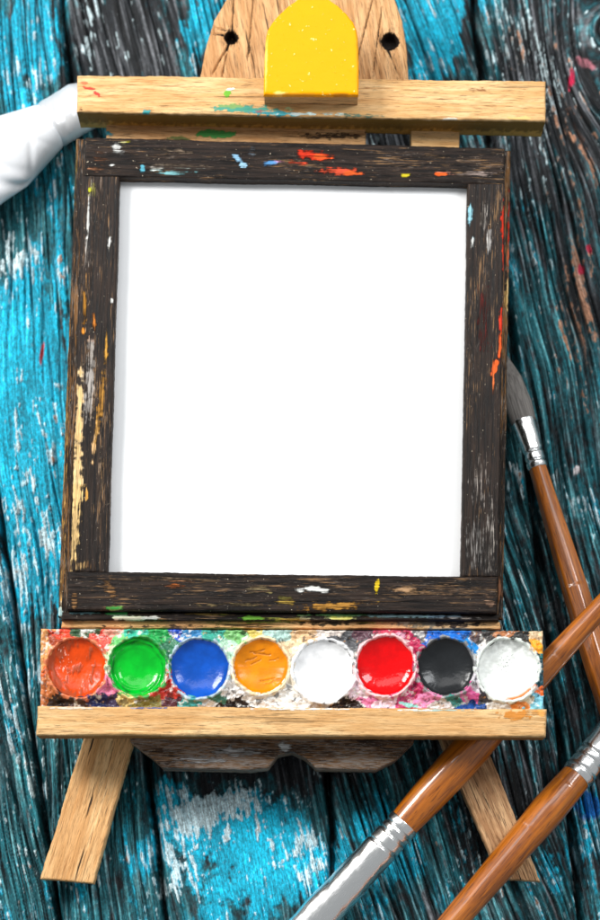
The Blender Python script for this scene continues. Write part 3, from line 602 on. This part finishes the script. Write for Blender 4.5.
def paint_mat(name, c, rough, scratch=0.0):
    n = NT(name); oc = n.obj(); gp = n.attr('gp'); pc, pa = n.attr('pc', True)
    v = n.noise(gp, (.06, .06, .06), 3); f = n.noise(gp, (.4, .4, .4), 3)
    dk = tuple(np.array(c) * 0.86)
    col = n.mix(n.mr(v, .3, .7), lin(c), lin(dk)); col = n.mix(pa, col, pc)
    n.set('Base Color', col); n.set('Roughness', n.mr(pa, 0, 1, rough, .55)); n.set('Specular IOR Level', .32)
    n.set('Normal', n.bump(n.math('ADD', v, n.math('MULTIPLY', f, .05)), .7)); return n.m
def well(i, x, y, R, c, nm):
    R = R + 1.0
    rimc = [(210, 120, 80), (70, 160, 80), (170, 190, 200), (232, 210, 170), (240, 240, 240), (236, 190, 190), (130, 130, 130), (216, 222, 214)][i]
    nr, na = 16, 150
    th = np.linspace(0, 2 * math.pi, na, endpoint=False)
    rr = np.array([-5, -4, -3, -2, -1.3, -.6, 0, .6, 1.2, 1.8, 2.4, 3.0, 3.6, 4.2, 5.0, 5.6]) * 1.0; hh = np.array([-8, -8, -6.5, -4.2, -2, 0, 1.6, 2.6, 3.0, 3.0, 2.6, 2.0, 1.0, -.6, -3, -6.0])
    Rr, T = np.meshgrid(rr, th, indexing='ij'); Hh = np.repeat(hh[:, None], na, 1)
    wob = 1.5 * fbm(np.cos(T) * 1.6 + i * 7, np.sin(T) * 1.6, 91, 4) * 1.3
    q = x + (R + Rr + wob) * np.cos(T); p = y + (R + Rr + wob) * np.sin(T)
    amp = sst(-4, 1, Rr)
    lump = (3.2 * fbm(q / 6, p / 6, 92, 4) + .8 * fbm(q / 1.9, p / 1.9, 93, 2)) * amp
    V = on_easel(q, p, np.full(q.shape, 84.0)) + EN * (Hh + lump - .6)[..., None]
    g = gunk_color(q, p)
    k = sst(.1, -.15, fbm(q / 7, p / 7, 94 + i, 3) + (Rr - 1.0) * .12 - (.26 if i in (3, 4, 7, 5) else .10))[..., None]
    inner = sst(.3, -1.6, Rr + 1.8 * fbm(q / 5, p / 5, 97, 2))[..., None]
    g[..., :3] = g[..., :3] * (1 - k) + lin(rimc) * k
    g[..., :3] = g[..., :3] * (1 - inner) + lin(np.array(c) * .8) * inner
    gpv = np.stack([q, p, Hh], -1)
    ring = link_mesh('paint_well', V.reshape(-1, 3), grid_quads(nr, na, flip=False, wrap=True), M_gunk, tray, {'gp': gpv.reshape(-1, 3), 'pc': g.reshape(-1, 4)})
    ring['label'] = 'well of %s paint' % nm
    # the paint itself: a shallow puddle that creeps up its edge
    nr = 34; rs = np.linspace(0.02, 1, nr); Rr, T = np.meshgrid(rs, th, indexing='ij')
    rad_ = (R - .8 + 1.3 * 1.5 * fbm(np.cos(T) * 1.6 + i * 7, np.sin(T) * 1.6, 91, 4)) * Rr
    q = x + rad_ * np.cos(T); p = y + rad_ * np.sin(T)
    h = 6.5 * Rr ** 2.6 - 8.5 + 1.0 * sst(.88, 1, Rr) + .25 * fbm(q / 20 + i, p / 20, 95, 2)
    pc = np.zeros(q.shape + (4,))
    def scr(lst, c2, al=1.0):
        nonlocal h, pc
        for (ax, ay, bx, by, wd) in lst:
            L = math.hypot(bx - ax, by - ay); tx, ty = (bx - ax) / L, (by - ay) / L
            a = (q - x - ax) * tx + (p - y - ay) * ty; b = -(q - x - ax) * ty + (p - y - ay) * tx + 1.2 * fbm(q / 6, p / 6, 99, 2)
            m = np.exp(-(b / wd) ** 2) * sst(-1, 1, a) * sst(L + 1, L - 1, a)
            h = h - m * .9; pc[..., :3] = lin(c2); pc[..., 3] = np.maximum(pc[..., 3], m * al)
    if i == 3:
        scr([(-12, -14, 4, -17, .5), (-8, -14, 10, -12, .6), (-16, -6, -4, -10, .5), (-2, 14, 14, 12, .5), (4, 18, 20, 12, .45), (8, -6, 18, -9, .4), (-10, -2, 0, -8, .4)], (150, 84, 6), .85)
    if i == 0:
        m = sst(.12, .4, fbm(q / 5, p / 16, 101, 4) + .5 * sst(.55, 1, Rr) * sst(12, -16, q - x) + .03)
        pc[..., :3] = lin((150, 66, 34)); pc[..., 3] = m * .85; h = h + m * 1.0
        m2 = sst(.20, .32, fbm(q / 2.5, p / 6, 102, 3)) * np.exp(-((q - x + 14) / 7) ** 2 - ((p - y + 8) / 13) ** 2)
        pc[..., :3] = np.where(m2[..., None] > .3, lin((240, 200, 180)), pc[..., :3]); pc[..., 3] = np.maximum(pc[..., 3], m2)
        h = h + .5 * fbm(q / 7, p / 12, 103, 3)
    if i == 7:
        m = sst(.33, .42, fbm(q / 1.6, p / 1.6, 104, 3)) * np.exp(-((q - x + 2) / 12) ** 2 - ((p - y + 6) / 13) ** 2) * 1.6
        m3 = sst(.5, 1.0, Rr) * sst(-10, -24, p - y) * sst(-.1, .3, fbm(q / 4, p / 4, 105, 3) + .15)
        m4 = sst(.84, .97, Rr) * sst(14, 20, p - y) * sst(-6, 4, q - x)
        pc[..., :3] = lin((70, 80, 76)); pc[..., 3] = np.clip(np.maximum(m * .8, m3 * .35), 0, 1)
        pc[..., :3] = np.where(m4[..., None] > .3, lin((200, 110, 40)), pc[..., :3]); pc[..., 3] = np.maximum(pc[..., 3], m4)
        h = h + .9 * fbm(q / 5, p / 5, 106, 4)
    if i == 1:
        h = h + .9 * np.sin(np.hypot(q - x + 4, p - y - 3) * .9) * sst(.6, .95, Rr)
        m = sst(.72, .9, Rr) * sst(.0, .3, fbm(T * 2, Rr * 14, 107, 3)); pc[..., :3] = lin((0, 84, 30)); pc[..., 3] = m * .8
    if i == 6:
        m = sst(.80, .90, Rr) * sst(8, 20, p - y); pc[..., :3] = lin((14, 16, 18)); pc[..., 3] = m * .6
    rough = [.3, .16, .2, .3, .35, .14, .24, .42][i]
    V = on_easel(q, p, np.full(q.shape, 84.0)) + EN * h[..., None]
    gpv = np.stack([q, p, h * 0], -1)
    o = link_mesh('paint', V.reshape(-1, 3), grid_quads(nr, na, flip=False, wrap=True), paint_mat(nm.replace(' ', '_') + '_paint', c, rough, 1 if i in (3, 7, 4) else 0), ring,
                  {'gp': gpv.reshape(-1, 3), 'pc': pc.reshape(-1, 4)}, [list(range(na))[::-1]])
    o['label'] = '%s paint' % nm
for i, wl in enumerate(WELLS): well(i, *wl)

# ------------------------------------------------------------------ brushes
n = NT('varnished_brown_wood'); gp = n.attr('gp')
a = n.noise(gp, (0.012, .22, .22), 5, .6, .5); b = n.noise(gp, (0.05, .75, .75), 4, .6, .0, (4, 2, 9)); c = n.noise(gp, (.008, .09, .09), 2, .5, .6, (9, 9, 1))
col = n.mix(n.mr(a, .35, .65), lin((184, 102, 14)), lin((134, 69, 6))); col = n.mix(n.math('MULTIPLY', n.mr(b, .52, .66), .75), col, lin((84, 38, 6))); col = n.mix(n.mr(c, .5, .75, 0, .6), col, lin((190, 116, 34)))
n.set('Base Color', col); n.set('Roughness', .35); n.set('Coat Weight', .9); n.set('Coat Roughness', .10); n.set('Specular IOR Level', .4)
n.set('Normal', n.bump(b, .35)); M_handle = n.m
n = NT('bright_metal'); gp = n.attr('gp')
f = n.noise(gp, (.03, .03, .03), 3); f2 = n.noise(gp, (.15, .9, .9), 3)
n.set('Base Color', (.93, .93, .92, 1)); n.set('Metallic', 1.0); n.set('Roughness', n.mr(f2, .3, .7, .19, .28)); n.set('Normal', n.bump(f, 0.6)); M_metal = n.m
def hair_mat(name, c1, c2, rough=.5):
    n = NT(name); gp = n.attr('gp')
    a = n.noise(gp, (.01, 1.1, 1.1), 4, .6); col = n.mix(n.mr(a, .35, .65), lin(c1), lin(c2))
    n.set('Base Color', col); n.set('Roughness', rough); n.set('Normal', n.bump(a, 1.0)); return n.m
M_hair = hair_mat('grey_bristle', (128, 122, 116), (78, 72, 68))
M_hair2 = hair_mat('dark_bristle', (70, 52, 38), (34, 26, 20))

def lathe(name, p0, p1, prof, mat, parent, seg=64, side=None, facets=0, crimp=None):
    """prof: list of (position along p0->p1 in units, half width, half thickness)"""
    p0 = np.array(p0, float); p1 = np.array(p1, float); ax = (p1 - p0); ax = ax / np.linalg.norm(ax)
    sx = np.cross(ax, [0, 0, 1.0]); sx /= np.linalg.norm(sx); up = np.cross(sx, ax)
    prof = np.array(prof, float)
    n = max(8, int((prof[-1, 0] - prof[0, 0]) / (0.7 if crimp is not None else 2.5))); ts = np.unique(np.concatenate([np.linspace(prof[0, 0], prof[-1, 0], n), prof[:, 0]]))
    A = np.interp(ts, prof[:, 0], prof[:, 1]); B = np.interp(ts, prof[:, 0], prof[:, 2])
    if len(prof) > 3:                                   # soften the profile
        for _ in range(10 if crimp is not None else 3):
            A[1:-1] = .25 * A[:-2] + .5 * A[1:-1] + .25 * A[2:]; B[1:-1] = .25 * B[:-2] + .5 * B[1:-1] + .25 * B[2:]
    th = np.linspace(0, 2 * math.pi, seg, endpoint=False)
    T, TH = np.meshgrid(ts, th, indexing='ij'); A2 = A[:, None]; B2 = B[:, None]
    k = 1.0
    if facets: k = (math.cos(math.pi / facets) / np.cos(((TH + .3) % (2 * math.pi / facets)) - math.pi / facets)) ** .8
    if crimp is not None: k = k * crimp(T, TH)
    P = p0 + ax * T[..., None] + sx * (A2 * np.cos(TH) * k)[..., None] + up * (B2 * np.sin(TH) * k)[..., None]
    gp = np.stack([T + abs(p0[0]) * 3, A2 * np.cos(TH), B2 * np.sin(TH)], -1)
    ny, nx = T.shape
    return link_mesh(name, P.reshape(-1, 3), grid_quads(ny, nx, flip=False, wrap=True), mat, parent, {'gp': gp.reshape(-1, 3), 'pc': np.zeros((ny * nx, 4))},
                     [list(range(nx))[::-1], list(range((ny - 1) * nx, ny * nx))])
def crimps(pos, depth=.12, dent=.05):
    def f(T, TH):
        k = np.ones_like(T)
        for p in pos: k = k - depth * np.exp(-((T - p - 0.8 * np.sin(TH + p)) / 1.3) ** 2)
        return k + dent * fbm(T / 26 + np.cos(TH) * .9, np.sin(TH) * .9, 111, 2) * np.minimum(1, (T - T.min()) / 6)
    return f
BG = 'paint brushes with varnished brown handles'
def brush(label, end, tip, handle, ferrule, bristle, hair, crimp_at, facets=0, thick=1.13):
    if not facets: handle, ferrule, bristle = [[(a, b * thick, c * thick) for a, b, c in l] for l in (handle, ferrule, bristle)]
    """end/tip: world points on the axis (handle end, head end)"""
    e = np.array(end, float); t = np.array(tip, float)
    d = t - e; mid = e + d * .5
    r = root('paint_brush', label, 'paint brush', (mid[0], mid[1], 0), (0, 0, math.atan2(d[1], d[0])), BG)
    lathe('handle', e, t, handle, M_handle, r, facets=facets)
    lathe('ferrule', e, t, ferrule, M_metal, r, seg=96, crimp=crimps(crimp_at))
    lathe('bristles', e, t, bristle, hair, r)
    return r
def axis_point(px, py, z): return on_table(px, py, np.array(float(z)))
def along(a, b, P): return float(np.dot(P - a, (b - a) / np.linalg.norm(b - a)))

# A: crosses under the ledge and over the right leg, head towards the bottom of the picture
a0 = axis_point(475, 745, 54); a1 = axis_point(352, 880, 28); ax = (a1 - a0) / np.linalg.norm(a1 - a0)
e = a0 - ax * 330; L0 = 330; h = lambda px, py: L0 + along(a0, a1, axis_point(px, py, 45))
fz = h(405, 822)
brush('paint brush whose brown handle passes under the easel ledge and paint tray', e, e + ax * 800,
      [(0, 2.5, 2.5), (8, 5, 5), (60, 7, 7), (140, 9, 9), (L0 - 120, 11, 11), (L0 - 50, 14, 14), (L0, 16.4, 16.4), (L0 + 30, 16.8, 16.8), (fz - 30, 15.6, 15.6), (fz + 6, 13.6, 13.6)],
      [(fz, 14.4, 14.4), (fz + 4, 15, 15), (fz + 18, 14.8, 14.8), (fz + 36, 15.4, 15.6), (fz + 80, 16.2, 15.6), (fz + 190, 19, 10)],
      [(fz + 186, 18, 9.5), (fz + 210, 22, 8), (fz + 260, 20, 7), (fz + 295, 9, 3)], M_hair2, (fz + 10, fz + 18, fz + 33))
# B: lies on the planks along the right side of the frame
b0 = axis_point(600, 668, 14); b1 = axis_point(538, 468, 13); ax = (b1 - b0) / np.linalg.norm(b1 - b0)
LB = np.linalg.norm(b1 - b0); e = b0 - ax * 300
fz = 300 + LB
brush('slim brush with grey bristles lying on the planks beside the black frame', e, e + ax * 700,
      [(0, 3, 3), (10, 7, 7), (120, 11, 11), (240, 14.5, 14), (300, 15.5, 14), (300 + LB * .4, 14.5, 13.5), (fz - 50, 11.5, 11.2), (fz + 4, 9.6, 9.6)],
      [(fz, 10.2, 10.2), (fz + 3, 11, 11), (fz + 16, 10.6, 10.4), (fz + 30, 11.2, 10), (fz + 56, 12.8, 8.5)],
      [(fz + 53, 13.6, 8), (fz + 75, 15, 8), (fz + 105, 12, 6), (fz + 135, 3, 2)], M_hair, (fz + 8, fz + 18), facets=7)
# C: lies across the foot of the right leg
c0 = axis_point(520, 843, 36); c1 = axis_point(577, 776, 28); ax = (c1 - c0) / np.linalg.norm(c1 - c0)
e = c0 - ax * 330; fz = 330 + along(c0, c1, axis_point(576, 777, 28))
brush('paint brush lying across the foot of the right easel leg', e, e + ax * 800,
      [(0, 2.5, 2.5), (8, 6, 6), (80, 9, 9), (200, 11, 11), (290, 13, 13), (345, 14.4, 14.4), (fz - 45, 15.6, 15.6), (fz - 15, 14.6, 14.6), (fz + 5, 13.4, 13.4)],
      [(fz, 14, 14), (fz + 4, 14.8, 14.8), (fz + 20, 14.8, 14.8), (fz + 38, 15.6, 15), (fz + 80, 17, 13.5), (fz + 130, 19, 9)],
      [(fz + 126, 18, 8.5), (fz + 150, 21, 9), (fz + 200, 19, 7), (fz + 230, 8, 3)], M_hair2, (fz + 9, fz + 20, fz + 30))

# ------------------------------------------------------------------ paint tube
def tube():
    p0 = axis_point(-170, 260, 26); p1 = axis_point(100, 95, 26)
    r = root('paint_tube', 'plain white soft paint tube lying beside the left end of the top rail', 'paint tube', (p0[0], p0[1], 0), (0, 0, math.atan2(*(p1 - p0)[[1, 0]])))
    n = NT('white_tube_plastic'); oc = n.obj(); f = n.noise(oc, (60, 60, 60), 3)
    n.set('Base Color', (.73, .75, .78, 1)); n.set('Roughness', .32); n.set('Coat Weight', .3); n.set('Normal', n.bump(f, 2.0, .4)); M = n.m
    n = NT('satin_white_metal'); oc = n.obj(); f = n.noise(oc, (90, 90, 90), 2); n.set('Base Color', (.74, .75, .77, 1)); n.set('Metallic', .45); n.set('Roughness', n.mr(f, .3, .7, .28, .40)); M2 = n.m
    L = np.linalg.norm(p1 - p0)
    s0 = along(p0, p1, axis_point(50, 124, 26))
    def dents(T, TH):
        k = 1 + .018 * fbm(T / 60, np.cos(TH) * 1.2, 121, 2)
        k = k - .10 * np.exp(-((T - s0 + 62 + 34 * np.sin(TH)) / 9) ** 2) * (np.sin(TH) > 0)
        for a, b, c, dd in ((s0 - 20, 30, 5, .05), (s0 - 95, -46, 7, .07), (s0 - 40, -28, 4, .035)):    # soft folds
            k = k - dd * np.exp(-((T - a + b * np.cos(TH)) / c) ** 2) * np.clip(np.sin(TH), 0, 1)
        return k - .05 * np.exp(-((T - s0 + 1) / 1.6) ** 2)
    lathe('tube_body', p0, p1, [(0, 58, 3), (20, 57, 6), (90, 55, 18), (s0 - 60, 46, 25), (s0 - 25, 35, 26), (s0 - 5, 28.5, 25.5), (s0 + 2, 27.6, 25)], M, r, seg=72, crimp=dents)
    lathe('tube_shoulder', p0, p1, [(s0 - 1, 27, 24.6), (s0 + 2, 28, 25.5), (s0 + 14, 28, 24), (s0 + 42, 29, 23), (s0 + 56, 22, 19), (s0 + 64, 10, 10)], M2, r, seg=72,
          crimp=lambda T, TH: 1 + .04 * fbm(T / 12 + np.cos(TH), np.sin(TH), 123, 2))
    lathe('cap', p0, p1, [(s0 + 63, 9, 9), (s0 + 65, 12, 12), (s0 + 78, 11, 11), (s0 + 80, 9, 9)], M, r, seg=60, crimp=lambda T, TH: 1 + .03 * np.sin(TH * 24))
tube()
